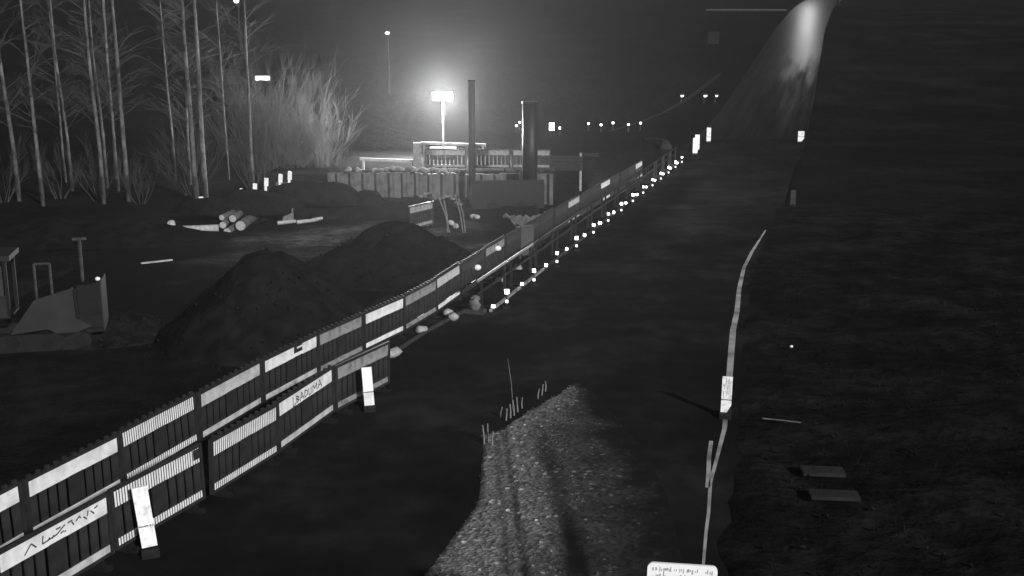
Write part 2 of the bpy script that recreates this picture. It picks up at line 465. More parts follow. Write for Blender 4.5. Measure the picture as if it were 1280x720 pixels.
struct(ribbon('edge_line', [(3.02, 15.9), (3.14, 16.5), (3.27, 17.2), (3.44, 17.95)], .07, .005, 'road_paint'))

# ------------------------------------------------------------------ plastic barriers
BL = 2.0
Z_US, Z_LS = (.71, .93), (.165, .265)
def frame_mesh():
    b = MB()
    b.box((BL / 2, 0, .955), (BL, .05, .05)).box((BL / 2, .004, .82), (BL - .1, .03, .22)).box((BL / 2, .004, .215), (BL - .1, .03, .10)).box((BL / 2, 0, .14), (BL, .05, .05))
    for x in (.03, BL - .03): b.box((x, 0, .55), (.058, .056, .77))
    o = b.build('frame', 'plastic'); m = o.data; bpy.data.objects.remove(o); return m
def mesh_of(b, material):
    o = b.build('tmp', material); m = o.data; bpy.data.objects.remove(o); return m
M_frame = frame_mesh()
M_slat = mesh_of(MB().box((0, 0, .49), (.125, .028, .445)), 'plastic_slat')
M_plate = mesh_of(MB().box((0, -.004, .50), (.30, .034, .43)), 'plastic')
M_peg = mesh_of((lambda b: [b.box((.1 + k * .18, 0, 1.0), (.055, .045, .05)) for k in range(11)] and b)(MB()), 'plastic')
M_peg.name = 'pegs'
M_foot = mesh_of(MB().box((0, 0, .03), (.11, .34, .06)).box((0, 0, .085), (.08, .12, .06)), 'rubber')
def far_slats():
    b = MB()
    for k in range(10): b.box((.14 + k * .191, .002, .49), (.135, .028, .445))
    return mesh_of(b, 'plastic_slat')
M_far = far_slats()
def strip_mesh(zr, material, cut=None):
    b = MB(); x0, x1 = .075, BL - .075
    if cut:
        c0, c1 = cut
        b.box(((x0 + c0) / 2, -.016, sum(zr) / 2), (c0 - x0, .008, zr[1] - zr[0])).box(((x1 + c1) / 2, -.016, sum(zr) / 2), (x1 - c1, .008, zr[1] - zr[0]))
        h = (zr[1] - zr[0]); b.box(((c0 + c1) / 2, -.016, zr[0] + h * .2), (c1 - c0, .008, h * .3)).box(((c0 + c1) / 2 + .06, -.016, zr[0] + h * .78), (c1 - c0 - .12, .008, h * .16))
    else:
        b.box(((x0 + x1) / 2, -.016, sum(zr) / 2), (x1 - x0, .008, zr[1] - zr[0]))
    return mesh_of(b, material)
STRIPS = {}
def strips(k):
    if k not in STRIPS:
        STRIPS[k] = (strip_mesh(Z_US, k), strip_mesh(Z_LS, k))
    return STRIPS[k]
CUT = strip_mesh(Z_US, 'film_clean', cut=(1.08, 1.40))

def barrier(p, q, film, label, near=True, pegs=True, z=0, low=None, upper=None, group='plastic road barriers', gap=.03, lean=0, name='plastic_barrier'):
    p, q = Vector((p[0], p[1], 0)), Vector((q[0], q[1], 0)); d = q - p
    o = thing(name, label, 'barrier', (p.x, p.y, hz(p.y) + z), math.atan2(d.y, d.x), group)
    o.rotation_euler.x = lean; o.rotation_euler.y = R(random.uniform(-.7, .7))
    sx = (d.length - gap) / BL
    o.scale = (sx, 1, 1)
    link('frame', M_frame, o)
    up, lo = strips(film)
    if low: lo = strips(low)[1]
    link('reflective_band', upper or up, o); link('reflective_band', lo, o)
    for x in (.28, BL - .28):
        f = link('foot', M_foot, o); f.location = (x, 0, 0)
    if near:
        for k in range(10):
            if k in (4, 5): continue
            s = link('slat', M_slat, o); s.location = (.14 + k * .191, 0, 0)
        c = link('centre_plate', M_plate, o); c.location = (.14 + 4.5 * .191, 0, 0)
    else:
        s = link('slat_row', M_far, o); s['kind'] = 'stuff'
    if pegs:
        s = link('peg_row', M_peg, o); s['kind'] = 'stuff'
    return o

REAR = [(-7.75, 9.98), (-7.15, 11.9), (-6.55, 13.82), (-5.92, 15.72), (-5.29, 17.62), (-4.67, 19.65), (-3.95, 21.53), (-3.26, 23.3), (-2.53, 24.98), (-1.89, 26.92), (-1.36, 28.86), (-.77, 31.15), (-.2, 33.13), (.36, 35.06), (.95, 37.0), (1.5, 38.9), (2.08, 40.85), (2.66, 42.8), (3.22, 44.7), (3.78, 46.6), (4.36, 48.5), (4.95, 50.4), (5.52, 52.3), (6.1, 54.25), (6.68, 56.2)]
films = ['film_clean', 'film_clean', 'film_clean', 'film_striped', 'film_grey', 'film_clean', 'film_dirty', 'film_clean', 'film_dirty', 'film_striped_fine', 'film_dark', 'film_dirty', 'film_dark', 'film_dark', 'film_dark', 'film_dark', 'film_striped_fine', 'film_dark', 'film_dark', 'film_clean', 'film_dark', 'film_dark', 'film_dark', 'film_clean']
words = {'film_clean': 'bright white bands', 'film_striped': 'coarsely striped bands', 'film_striped_fine': 'finely striped bands', 'film_grey': 'grey-white bands', 'film_dirty': 'grimy grey bands', 'film_dark': 'soiled dark bands'}
B = {}
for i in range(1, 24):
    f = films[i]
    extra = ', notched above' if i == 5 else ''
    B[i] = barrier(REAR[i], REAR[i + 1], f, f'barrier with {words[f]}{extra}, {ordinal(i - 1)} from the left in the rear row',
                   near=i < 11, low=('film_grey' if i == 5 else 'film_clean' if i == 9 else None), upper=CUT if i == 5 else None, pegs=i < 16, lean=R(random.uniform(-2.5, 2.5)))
FRONT = [(-6.6, 9.75), (-5.95, 11.63), (-5.27, 13.48), (-4.50, 15.36), (-3.86, 17.14), (-3.25, 19.2), (-2.45, 21.05)]
ffilm = ['film_clean', 'film_clean', 'film_striped', 'film_striped', 'film_clean', 'film_dirty']
fext = ['', ', scribbled on', ' torn at upper right', '', ' and dark graffiti', ', angled inwards']
FB = []
for i in range(1, 6):
    f = ffilm[i]
    FB.append(barrier(FRONT[i], FRONT[i + 1], f, f'barrier with {words[f]}{fext[i]}, {ordinal(i - 1)} from left in the front row', lean=R(random.uniform(-2.5, 2.5)),
                      near=True, pegs=(i in (3, 4)), low='film_grey' if i in (1, 4) else None, gap=.03 if i != 2 else .14))
# broken-off corner patch on the striped front barrier
MB().box((1.86, -.022, .845), (.15, .006, .15)).build('torn_patch', 'plastic', FB[1])

# graffiti: thin strokes of dark paint on the bands
def strokes(parent, lines, x0, z0, sx, sz, w=.008, name='graffiti'):
    b = MB()
    for ln in lines:
        for (a, c), (e, f) in zip(ln, ln[1:]):
            p, q = Vector((x0 + a * sx, 0, z0 + c * sz)), Vector((x0 + e * sx, 0, z0 + f * sz)); d = q - p
            if d.length < 1e-4: continue
            nrm = Vector((-d.z, 0, d.x)).normalized() * w; k = len(b.v); y = -.0225
            for r_ in (p - nrm, q - nrm, q + nrm, p + nrm): b.v.append(Vector((r_.x, y, r_.z)))
            b.f.append([k, k + 1, k + 2, k + 3])
    return b.build(name, 'ink', parent)
G = [[(0, 1), (0, -.15), (.5, .15)], [(.55, .9), (.6, .2)], [(.55, .9), (.95, .65), (.6, .5), (1.0, .3), (.6, .1)], [(1.15, 0), (1.45, 1), (1.75, .05)], [(1.2, .4), (1.7, .4)], [(1.95, .9), (1.9, .1), (2.4, .35), (2.35, .8), (1.95, .9)], [(2.6, .85), (2.6, .1), (3.0, .1), (3.0, .9)], [(3.25, 0), (3.35, .9), (3.65, .4), (3.95, .95), (4.0, .05)], [(4.2, .1), (4.5, 1.1), (4.85, .1)], [(4.3, .5), (4.75, .5)]]
strokes(FB[3], G, .52, .73, .21, .15, .010)
random.seed(4)
S2 = []
for k in range(13):
    x = .7 + k * .07; S2.append([(x, .5 + random.uniform(-.3, .3)), (x + random.uniform(.02, .1), .5 + random.uniform(-.3, .4))])
S2 += [[(.62, .8), (.6, .3), (.85, .4), (1.0, .75)], [(.3, .2), (.42, .7), (.5, .3)]]
strokes(FB[0], S2, .15, .72, 1.0, .2, .010)

# small round lamps hung on two rear barriers
for i, x in ((10, 1.15), (11, 1.05)):
    o = thing('hung_lamp', 'small pale round lamp hung on the %s barrier of the rear row' % ordinal(i - 1), 'lamp', B[i].matrix_basis @ Vector((x, -.075, .62 if i == 10 else .78)), 0, 'round lamps on the rear barriers')
    MB().blob((0, 0, 0), (.11, .05, .085), amp=0).build('lens', 'film_clean', o, True)
    MB().tube([(0, .01, .07), (.01, .05, .14)], .012).build('hook', 'steel_dull', o)

# ------------------------------------------------------------------ marker panels
def marker(loc, w, h, z0, label, facing=None, tilt=0, split=.35, corner=False, h2=None, base=True, film='film_marker', group='upright reflective marker panels'):
    a = math.atan2(-loc[0], loc[1]) if facing is None else facing
    o = thing('marker_panel', label, 'marker panel', (loc[0], loc[1], hz(loc[1])), a, group)
    o.rotation_euler.y = tilt
    zs = z0 + h * split
    MB().prism([(-w / 2, zs + .012), (w / 2, zs + .012), (w / 2, z0 + h), (-w / 2, z0 + h)], 'y', -.014, .014).build('panel', film, o)
    low = [(-w / 2, z0), (w / 2, z0), (w / 2, zs - .012), (-w / 2, zs - .012)]
    if corner: low = [(-w / 2, z0), (w * .1, z0), (w / 2, z0 + (zs - z0) * .6), (w / 2, zs - .012), (-w / 2, zs - .012)]
    MB().prism(low, 'y', -.014, .014).build('lower_panel', film if not h2 else h2, o)
    bx = MB()
    bx.box((-w * .45, .004, z0 + h / 2), (w * .16, .004, h * .98)).box((w * .45, .004, z0 + h / 2), (w * .16, .004, h * .98))
    MB().box((0, .032, (z0 + h * .9) / 2), (.05, .03, z0 + h * .9)).build('post', 'steel_dark', o)
    MB().box((0, .03, .05), (w * 1.15, .34, .1)).build('foot', 'rubber', o)
    return o
marker((-4.84, 13.62), .20, .86, .12, 'tall white marker panel leaning in front of the striped front barrier', tilt=R(-5))
marker((-2.66, 19.6), .185, .74, .10, 'very bright white marker panel standing at the far end of the front row', tilt=R(-3), h2='film_clean', film='film_glaring')
m3 = marker((3.92, 19.2), .185, .68, .10, 'bright white marker panel with a cut lower corner on the road edge line', tilt=R(1), corner=True)
# printed speckle frame on that panel
pr = MB()
for k in range(26):
    pr.box((random.uniform(-.065, .065), -.0155, random.uniform(.40, .74)), (.006, .002, random.uniform(.03, .09)))
pr.build('print', 'film_print', m3)['kind'] = 'stuff'
for k, (x, y, s) in enumerate(((11.5, 69.2, 1.05), (12.05, 71.8, 1.05), (13.85, 77.8, 1.05))):
    marker((x, y), .30, 1.0, .05, ['nearest of three far marker panels past the row of lights', 'middle of three far marker panels, half hidden by the nearest', 'farthest of three marker panels, on its own at the right'][k], group='far marker panels')
marker((20.3, 77.6), .42, .72, .1, 'small bright far marker panel with cut corner where the lit road begins', corner=True, split=.5, group='far marker panels')
marker((11.95, 46.4), .22, .6, .1, 'dim grey marker panel seen from behind on the dark right roadside', film='film_dark', group='far marker panels')

# road sign right under the camera
def sign():
    o = thing('road_sign', 'glaring white rounded sign with faint lettering at the bottom edge of the view', 'sign', (1.46, 8.9, 0), R(-6))
    w, h, zt = .61, .42, 2.22
    pts = []
    for (cxx, czz, a0) in ((w / 2 - .05, zt - .05, 0), (-w / 2 + .05, zt - .05, 90), (-w / 2 + .05, zt - h + .05, 180), (w / 2 - .05, zt - h + .05, 270)):
        for k in range(6):
            a = R(a0 + 18 * k); pts.append((cxx + .05 * math.cos(a), czz + .05 * math.sin(a)))
    pl = MB().prism(pts, 'y', -.012, .012).build('plate', 'film_glaring', o)
    b = MB(); random.seed(3)
    for k in range(34):
        x = -w / 2 + .05 + k * (w - .1) / 33
        for z in (.05, .115, .2, .27, .33):
            if random.random() < .72: b.box((x + random.uniform(-.004, .004), -.0135, zt - z - random.uniform(0, .02)), (random.choice((.006, .008, .014)), .002, random.uniform(.012, .05)))
    b.build('lettering', 'film_print', pl)['kind'] = 'stuff'
    MB().tube([(0, .04, 0), (0, .04, zt - .05)], .03, seg=10).build('post', 'steel_dull', o)
    MB().box((0, .02, zt - .12), (.12, .03, .03)).box((0, .02, zt - .32), (.12, .03, .03)).build('bracket', 'steel_dull', o)
    o.rotation_euler.y = R(1.0)
sign()

# ------------------------------------------------------------------ temporary steel barrier along the left road edge, with reflectors given added glow
D = Vector((.28, 1, 0)).normalized(); ang = math.atan2(D.y, D.x); SEG = 2.82
o0 = Vector((-.88, 27.45, 0))
prof = [(-.28, 0), (.28, 0), (.28, .06), (.12, .2), (.09, .74), (-.09, .74), (-.12, .2), (-.28, .06)]
def mk(b, m): return mesh_of(b, m)
M_sb = mk(MB().box((.35, 0, .4), (.08, .06, .76)).box((.35, -.16, .03), (.1, .4, .06)), 'steel_dark')
M_md = mk(MB().box((SEG / 2, 0, .45), (SEG - .06, .03, .06)), 'steel_dark')
def rails(m):
    return (mk(MB().tube([(.03, 0, .79), (SEG - .03, 0, .79)], .035, seg=8), m), mk(MB().box((SEG / 2, -.33, .035), (SEG - .04, .06, .07)), m))
RL = {k: rails(k) for k in ('steel_pale', 'steel_dull', 'steel_dark')}
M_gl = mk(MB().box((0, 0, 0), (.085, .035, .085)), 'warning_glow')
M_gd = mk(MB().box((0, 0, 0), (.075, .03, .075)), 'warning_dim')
M_hs = mk(MB().box((0, .022, 0), (.11, .02, .11)), 'steel_dark')
M_post = mk(MB().box((0, .03, .24), (.035, .025, .48)), 'steel_dark')
M_pf = mk(MB().box((0, .03, .02), (.2, .2, .04)), 'rubber')
NS = 14
for k in range(NS):
    p = o0 + D * SEG * k
    r = 'steel_pale' if k < 2 else 'steel_dull' if k < 4 else 'steel_dark'  # rails darken along the row, painting the light's fall-off
    t = thing('steel_barrier', f'dark steel crash barrier section {"with pale rails " if k < 2 else ""}by the road, {ordinal(k)} from the near end', 'barrier', (p.x, p.y, 0), ang, 'steel barrier sections along the road')
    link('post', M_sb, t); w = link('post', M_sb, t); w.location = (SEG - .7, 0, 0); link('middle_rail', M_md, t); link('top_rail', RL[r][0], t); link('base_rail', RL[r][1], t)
    # reflector with added glow on the joint, low on the road face
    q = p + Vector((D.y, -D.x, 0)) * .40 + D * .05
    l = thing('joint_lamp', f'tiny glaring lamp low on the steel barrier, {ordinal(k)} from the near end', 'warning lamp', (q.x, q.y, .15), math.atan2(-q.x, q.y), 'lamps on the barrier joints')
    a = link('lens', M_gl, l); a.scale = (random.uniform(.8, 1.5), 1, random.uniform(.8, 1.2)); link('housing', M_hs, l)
    MB().box((0, .028, -.0925), (.05, .02, .115)).build('bracket', 'steel_dark', l)
    # post with an upper bright and a lower dim reflector, glow added, half a section on
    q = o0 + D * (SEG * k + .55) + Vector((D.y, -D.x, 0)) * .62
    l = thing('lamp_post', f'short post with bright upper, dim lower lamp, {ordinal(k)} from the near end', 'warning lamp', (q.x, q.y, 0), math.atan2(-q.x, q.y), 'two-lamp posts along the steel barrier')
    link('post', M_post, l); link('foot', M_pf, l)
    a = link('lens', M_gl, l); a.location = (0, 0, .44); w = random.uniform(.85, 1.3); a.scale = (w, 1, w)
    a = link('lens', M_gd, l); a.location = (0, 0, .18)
# pale end block of the steel barrier
e = thing('end_block', 'pale rounded block closing the near end of the steel barrier', 'barrier end', tuple(o0 - D * .34), ang)
MB().blob((.10, 0, .24), (.10, .15, .18), amp=.4, seed=3).build('block', 'stone_mid', e, True)
MB().box((.16, 0, .05), (.3, .5, .1)).build('base', 'steel_dull', e)
# pipe lying on the ground, leading to it
tag(MB().tube([(-2.75, 22.9, .05), (-2.05, 25.2, .05), (-1.18, 28.0 - .6, .05)], .05, seg=8).build('steel_pipe', 'steel_dull'), 'thin pale pipe lying on the ground before the steel barrier', 'pipe')
# sandbags holding the barrier feet
for k, (x, y, lab) in enumerate(((-2.62, 23.2, 'pale sandbag on the ground where the front row ends'), (-2.15, 25.2, 'pale sandbag at the barrier joint near the pipe middle'), (-1.62, 26.9, 'upper of two pale sandbags by the pipe end'), (-1.46, 26.5, 'lower of two pale sandbags by the pipe end'), (-1.0, 28.8, 'pale sandbag beside the pale steel barrier end'), (-.32, 31.2, 'pale sandbag between rear barriers and steel barrier'), (.2, 33.0, 'small pale sandbag farther up between the two barriers'))):
    b = MB().blob((0, 0, .10), (.30 if k == 0 else .17, .14, .10), seed=k, amp=.3)
    o = b.build('sandbag', 'stone_pale' if k != 4 else 'stone_mid', None, True); o.location = (x, y, -.07 if k > 3 else 0); o.rotation_euler.z = R(60 + k * 13)
    tag(o, lab, 'sandbag', 'sandbags along the barriers')

# ------------------------------------------------------------------ stakes at the edge of the gravel
for k, (x, y, h) in enumerate(((-.47, 17.75, .36), (-.40, 17.8, .38), (-.33, 17.65, .30), (-.21, 19.2, .20), (-.11, 19.02, .22), (-.03, 19.15, .26), (.04, 19.3, .30), (.11, 19.5, .30), (.19, 19.72, .22), (.50, 20.3, .20), (.58, 20.5, .22), (.66, 20.75, .20))):
    g = 'nearest cluster' if k < 3 else 'middle row' if k < 9 else 'far row'
    i = k if k < 3 else k - 3 if k < 9 else k - 9
    o = MB().tube([(0, 0, -.02), (-.01, .01, h * .5), (-.03, 0, h)], .016, .012, 6).build('stake', 'rebar')
    o.location = (x, y, 0); o.rotation_euler.z = k
    tag(o, f'thin grey stake at the gravel edge, {ordinal(i)} from the left in the {g}', 'stake', 'thin stakes at the gravel edge')
tag(MB().tube([(0, 0, -.02), (-.03, .02, .5), (-.10, .05, 1.0)], .007, .004, 5).build('thin_rod', 'rebar'), 'single tall thin rod rising above the stakes', 'rod').location = (.02, 19.6, 0)

# ------------------------------------------------------------------ right verge: boards, stick
for k, (x, y, rz, w, d, lab) in enumerate(((4.95, 16.45, -3, .66, .26, 'pale flat board lying on the dark verge, the farther of two'), (4.86, 15.5, -3, .72, .24, 'pale flat board lying on the dark verge, the nearer of two'))):
    o = MB().box((0, 0, .03), (w, d, .06)).build('board', 'board'); o.location = (x, y, .02); o.rotation_euler = (R(5), R(1), R(rz))
    tag(o, lab, 'board', 'boards on the verge')
tag(MB().tube([(4.52, 18.85, .10), (4.85, 18.72, .11), (5.16, 18.62, .10)], .014, .012, 6).build('thin_stick', 'stick'), 'thin pale stick lying on the verge beside the edge line', 'stick')
tag(MB().blob((6.3, 23.9, .05), (.04, .04, .03), amp=.2).build('pale_stone', 'film_clean'), 'tiny pale stone on the dark verge', 'stone')
# clods over the verge
cl = MB(); random.seed(11)
for k in range(700):
    y = 10 + 24 * random.random() ** 1.2; x = edge_x(y) + .5 + random.random() * 9
    s = random.uniform(.015, .05); n0 = len(cl.v)
    for q in ((1, 0, 0), (-1, .2, 0), (0, 1, .1), (.1, -1, 0), (0, 0, 1), (0, 0, -1)):
        cl.v.append(Vector((x, y, .03)) + Vector(q) * s * random.uniform(.6, 1.2))
    for f in ((0, 2, 4), (2, 1, 4), (1, 3, 4), (3, 0, 4), (2, 0, 5), (1, 2, 5), (3, 1, 5), (0, 3, 5)): cl.f.append([n0 + i for i in f])
o = cl.build('clods', 'verge'); struct(o, 'stuff'); o['label'] = 'loose earth clods scattered on the right verge'
# dry grass on the verge and beside the fence
gr = MB()
for k in range(5200):
    if k % 2:
        y = 9 + 30 * random.random() ** 1.3; x = edge_x(y) + .6 + 10 * random.random() ** 1.4
        if noise.noise(Vector((x * .8, y * .5, 9))) < .05: continue
    else:
        i = random.randrange(1, 16); f = random.random(); a, c = REAR[i], REAR[i + 1]
        x = a[0] + (c[0] - a[0]) * f - random.uniform(.15, 1.6); y = a[1] + (c[1] - a[1]) * f
    h = random.uniform(.06, .26); w = .008; a = random.random() * 6.3; dx, dy = math.cos(a) * w, math.sin(a) * w
    n0 = len(gr.v); lx, ly = random.uniform(-.1, .1), random.uniform(-.1, .1)
    gr.v += [Vector((x - dx, y - dy, -.06)), Vector((x + dx, y + dy, -.06)), Vector((x + lx, y + ly, h))]; gr.f.append([n0, n0 + 1, n0 + 2])
o = gr.build('dry_grass', 'verge'); struct(o, 'stuff'); o['label'] = 'sparse dark dry grass along the verge and the fence'

# ------------------------------------------------------------------ heaps of soil
def heap(c, r, h, seed, label, sx=1.0, sy=1.0):
    b = MB(); NR, NA = 44, 120
    b.v.append(Vector((0, 0, h)))
    for i in range(1, NR + 1):
        for k in range(NA):
            a = 2 * math.pi * k / NA; rr = r * i / NR
            wob = 1 + .10 * noise.noise(Vector((math.cos(a) * 1.3, math.sin(a) * 1.3, seed)))
            t = i / NR
            z = h * (1 - t) ** 1.05 * (1 - .12 * math.exp(-(t / .12) ** 2))
            x, y = rr * wob * math.cos(a) * sx, rr * wob * math.sin(a) * sy
            z += h * .14 * t * (1 - t) * noise.noise(Vector((x, y, seed))) * 2 + .07 * noise.noise(Vector((x * 3, y * 3, seed))) + .05 * noise.noise(Vector((x * 8, y * 8, seed)))
            if i == NR: z = -.3
            b.v.append(Vector((x, y, z)))
    b.v[0].z = h * .90
    for k in range(NA): b.f.append([0, 1 + k, 1 + (k + 1) % NA])
    for i in range(NR - 1):
        for k in range(NA):
            k2 = (k + 1) % NA; b.f.append([1 + i * NA + k, 1 + (i + 1) * NA + k, 1 + (i + 1) * NA + k2, 1 + i * NA + k2])
    o = b.build('soil_heap', 'soil_dark', None, True); o.location = (c[0], c[1], -.06)
    lb = MB()
    for k in range(420):
        a = random.random() * 6.283; t = .15 + random.random() ** .6 * .97; x, y = r * t * math.cos(a) * sx, r * t * math.sin(a) * sy
        z = h * max(0, 1 - t) ** 1.05; q = random.uniform(.015, .045) * (1.8 if random.random() < .08 else 1); n0 = len(lb.v)
        for c_ in ((1, 0, 0), (-1, .2, 0), (0, 1, .1), (.1, -1, 0), (0, 0, 1), (0, 0, -1)): lb.v.append(Vector((x, y, z)) + Vector(c_) * q * random.uniform(.6, 1.3))
        for f in ((0, 2, 4), (2, 1, 4), (1, 3, 4), (3, 0, 4), (2, 0, 5), (1, 2, 5), (3, 1, 5), (0, 3, 5)): lb.f.append([n0 + i for i in f])
    lb.build('clods', 'soil_lump', o)['kind'] = 'stuff'
    return tag(o, label, 'soil heap', 'heaps of soil')
heap((-5.75, 25.4), 2.75, 2.35, 2, 'dark conical soil heap, the nearer left one behind the barriers')
heap((-3.55, 33.0), 3.0, 1.75, 5, 'dark conical soil heap, the farther right one before the sheet piles', sx=1.1)
heap((-9.6, 25.6), 1.6, .55, 8, 'low flat heap of dark soil in front of the parked machine')

# dark bank along the back left
bk = MB(); NBX = 120
for i in range(NBX + 1):
    x = -30 + 20.6 * i / NBX
    for j, (dy, z) in enumerate(((-2.2, -.08), (-1.0, .35), (0, .62), (1.1, .65), (2.4, .25), (4.0, -.08))):
        tp_ = sm(-9.4, -13.5, x); zz = z if j in (0, 5) else -.08 + (z + .08) * tp_ * .75 + (.22 * noise.noise(Vector((x * .8, j * .6, 2))) + .12 * noise.noise(Vector((x * 2.5, j * 1.3, 8)))) * tp_
        if i in (0, NBX): zz = -.08
        bk.v.append(Vector((x, 38.6 + .10 * (x + 16) + dy + .4 * noise.noise(Vector((x * .5, j, 4))), zz)))
for i in range(NBX):
    for j in range(5): bk.f.append([i * 6 + j, i * 6 + j + 1, (i + 1) * 6 + j + 1, (i + 1) * 6 + j])
tag(bk.build('earth_bank', 'soil_dark', None, True), 'long low dark earth bank in front of the birches', 'bank')
# second dark bank, in front of the sheet piles
bk = MB()
for i in range(NBX + 1):
    x = -11.5 + 12.6 * i / NBX
    for j, (dy, z) in enumerate(((-1.6, -.08), (-.8, .34), (0, .5), (.7, .46), (1.3, -.08))):
        zz = z + (0 if j in (0, 4) else .2 * noise.noise(Vector((x * 1.1, j, 6))) + .1 * noise.noise(Vector((x * 3, j, 1))))
        if i in (0, NBX): zz = -.08
        bk.v.append(Vector((x, 45.0 + dy, zz)))
for i in range(NBX):
    for j in range(4): bk.f.append([i * 5 + j, i * 5 + j + 1, (i + 1) * 5 + j + 1, (i + 1) * 5 + j])
tag(bk.build('earth_bank', 'soil_dark', None, True), 'low dark earth bank at the foot of the sheet piles', 'bank')
o = MB().blob((0, 0, .35), (.9, .6, .45), seed=9, amp=.3).build('soil_clump', 'soil_dark', None, True); o.location = (-6.0, 44.6, .1)
tag(o, 'dark block of soil on the bank before the sheet piles', 'soil clump')

# ------------------------------------------------------------------ brush heap, logs, stakes
b = MB().blob((0, 0, .45), (2.3, 1.1, .75), seed=4, amp=.35, sub=3, flat=True)
o = b.build('brush_heap', 'soil_dark', None, True); o.location = (-10.6, 42.3, -.05); tag(o, 'dark heap of brush and earth behind the pale logs', 'brush heap')
b = MB().blob((0, 0, .45), (2.2, .9, .8), seed=6, amp=.35, sub=3, flat=True)
o = b.build('brush_heap', 'soil_dark', None, True); o.location = (-8.2, 44.6, -.05); tag(o, 'dark heap of brush and earth under the white stakes', 'brush heap')
LOGS = [((-10.0, 40.0, .30), .19, 'biggest pale log end at the right of the pile'), ((-10.62, 39.9, .34), .13, 'round pale log end at the left of the pile'), ((-10.45, 39.8, .10), .15, 'pale log end lowest in the pile'), ((-10.35, 40.3, .52), .14, 'pale log lying highest across the pile'), ((-10.75, 40.3, .56), .11, 'thin log at the upper left of the pile')]
for (p, r, lab) in LOGS:
    o = thing('log', lab, 'log', (p[0], p[1], p[2] - .1), R(random.uniform(-14, 14)), 'cut logs in the pile')
    a = random.uniform(-.2, .2)
    MB().tube([(0, 0, 0), (.03, .9, .05), (a, 1.9, .04)], r, r * .9, 12).build('bark', 'bark_dark', o, True)
    MB().tube([(0, -.02, 0), (0, .004, 0)], r * .93, r * .93, 12).build('cut_face', 'log_end', o)
o = thing('log', 'long pale log lying at the left of the pile', 'log', (-12.6, 39.4, .12), R(5), 'cut logs in the pile')
MB().tube([(0, 0, 0), (.9, .02, .02), (1.9, .05, .06)], .17, .13, 10).build('bark', 'wood_pale', o, True)
MB().blob((.25, -.1, .2), (.16, .14, .2), seed=3).build('stump', 'log_end', o, True)
WS = [(-12.3, 43.0, .55), (-11.3, 43.2, .5), (-11.35, 45.6, .95), (-10.85, 45.8, 1.1), (-10.4, 45.9, 1.35), (-9.85, 46.1, 1.5), (-9.5, 46.3, 1.6)]
for k, (x, y, h) in enumerate(WS):
    t = MB().box((0, 0, h / 2), (.10, .08, h)).box((.02, -.05, h * .88), (.17, .05, .34 if k > 2 else .2)).build('white_stake', 'film_clean'); t.location = (x, y, -.08 if k > 1 else .3); t.rotation_euler = (0, R(4), R(10))
    tag(t, f'short white stake on the dark brush, {ordinal(k)} from the left', 'stake', 'white stakes on the brush heap')
o = thing('cement_bag', 'pale square sack standing at the right end of the brush', 'sack', (-8.7, 42.3, -.06), R(8))
MB().box((0, 0, .3), (.42, .3, .6)).build('sack', 'stone_mid', o); MB().box((0, 0, .62), (.3, .1, .06)).build('neck', 'stone_mid', o)
for k, (x, y, l) in enumerate(((-9.0, 41.7, .7), (-8.3, 41.9, .8), (-7.8, 42.4, .45), (-10.0, 42.0, .6))):
    o = MB().tube([(0, 0, 0), (l, .1, .04)], .08, .06, 7).build('branch_piece', 'wood_pale'); o.location = (x, y, .03); o.rotation_euler.z = R(10 + 9 * k)
    tag(o, ['pale branch piece before the standing sack', 'pale branch piece right of the standing sack', 'shortest pale branch piece far right of the sack', 'pale branch piece lying between logs and sack'][k], 'branch', 'branch pieces')
o = MB().box((0, 0, .02), (1.0, .1, .04)).build('plank', 'wood_pale'); o.location = (-11.3, 34.3, -.05); o.rotation_euler = (0, 0, R(35)); tag(o, 'short pale plank lying alone on the dark ground', 'plank')

# ------------------------------------------------------------------ sheet pile wall
wl = thing('sheet_pile_wall', 'low ribbed sheet pile wall behind the work site', 'wall', (-10.4, 48.2, 0))
for k in range(21):
    x = k * .58; y = -.075 * x
    poly = [(x, y), (x + .12, y + .16), (x + .30, y + .16), (x + .42, y), (x + .58, y), (x + .58, y + .05), (x + .44, y + .05), (x + .32, y + .21), (x + .10, y + .21), (x, y + .05)]
    MB().prism(poly, 'z', -.1, (1.25 if k > 3 else .8) + random.uniform(-.04, .04)).build('sheet_pile', 'sheet_pile', wl)
MB().box((6.6, -.42, .04), (9, .05, .1), Matrix.Rotation(-.075, 3, 'Z')).build('waling', 'steel_dull', wl)
# pale rubble on top of the wall
for k, (x, z, s) in enumerate(((-6.9, 1.25, .3), (-5.6, 1.3, .5), (-4.9, 1.3, .32), (-4.2, 1.32, .5), (-3.4, 1.28, .34), (-2.75, 1.28, .32), (-2.3, 1.25, .26))):
    b = MB()
    for i in range(5): b.blob((random.uniform(-s, s), random.uniform(-.1, .1), .05 + random.uniform(0, .08)), (random.uniform(.12, .24), .12, random.uniform(.07, .14)), seed=k * 7 + i, sub=1)
    o = b.build('sack_pile', 'stone_mid', None, True); o.location = (x, 48.2 - .075 * (x + 10.4) + .1, z)
    tag(o, f'lamplit pale lumps on top of the sheet pile wall, {ordinal(k)} from the left', 'rubble', 'lumps on the sheet pile wall')
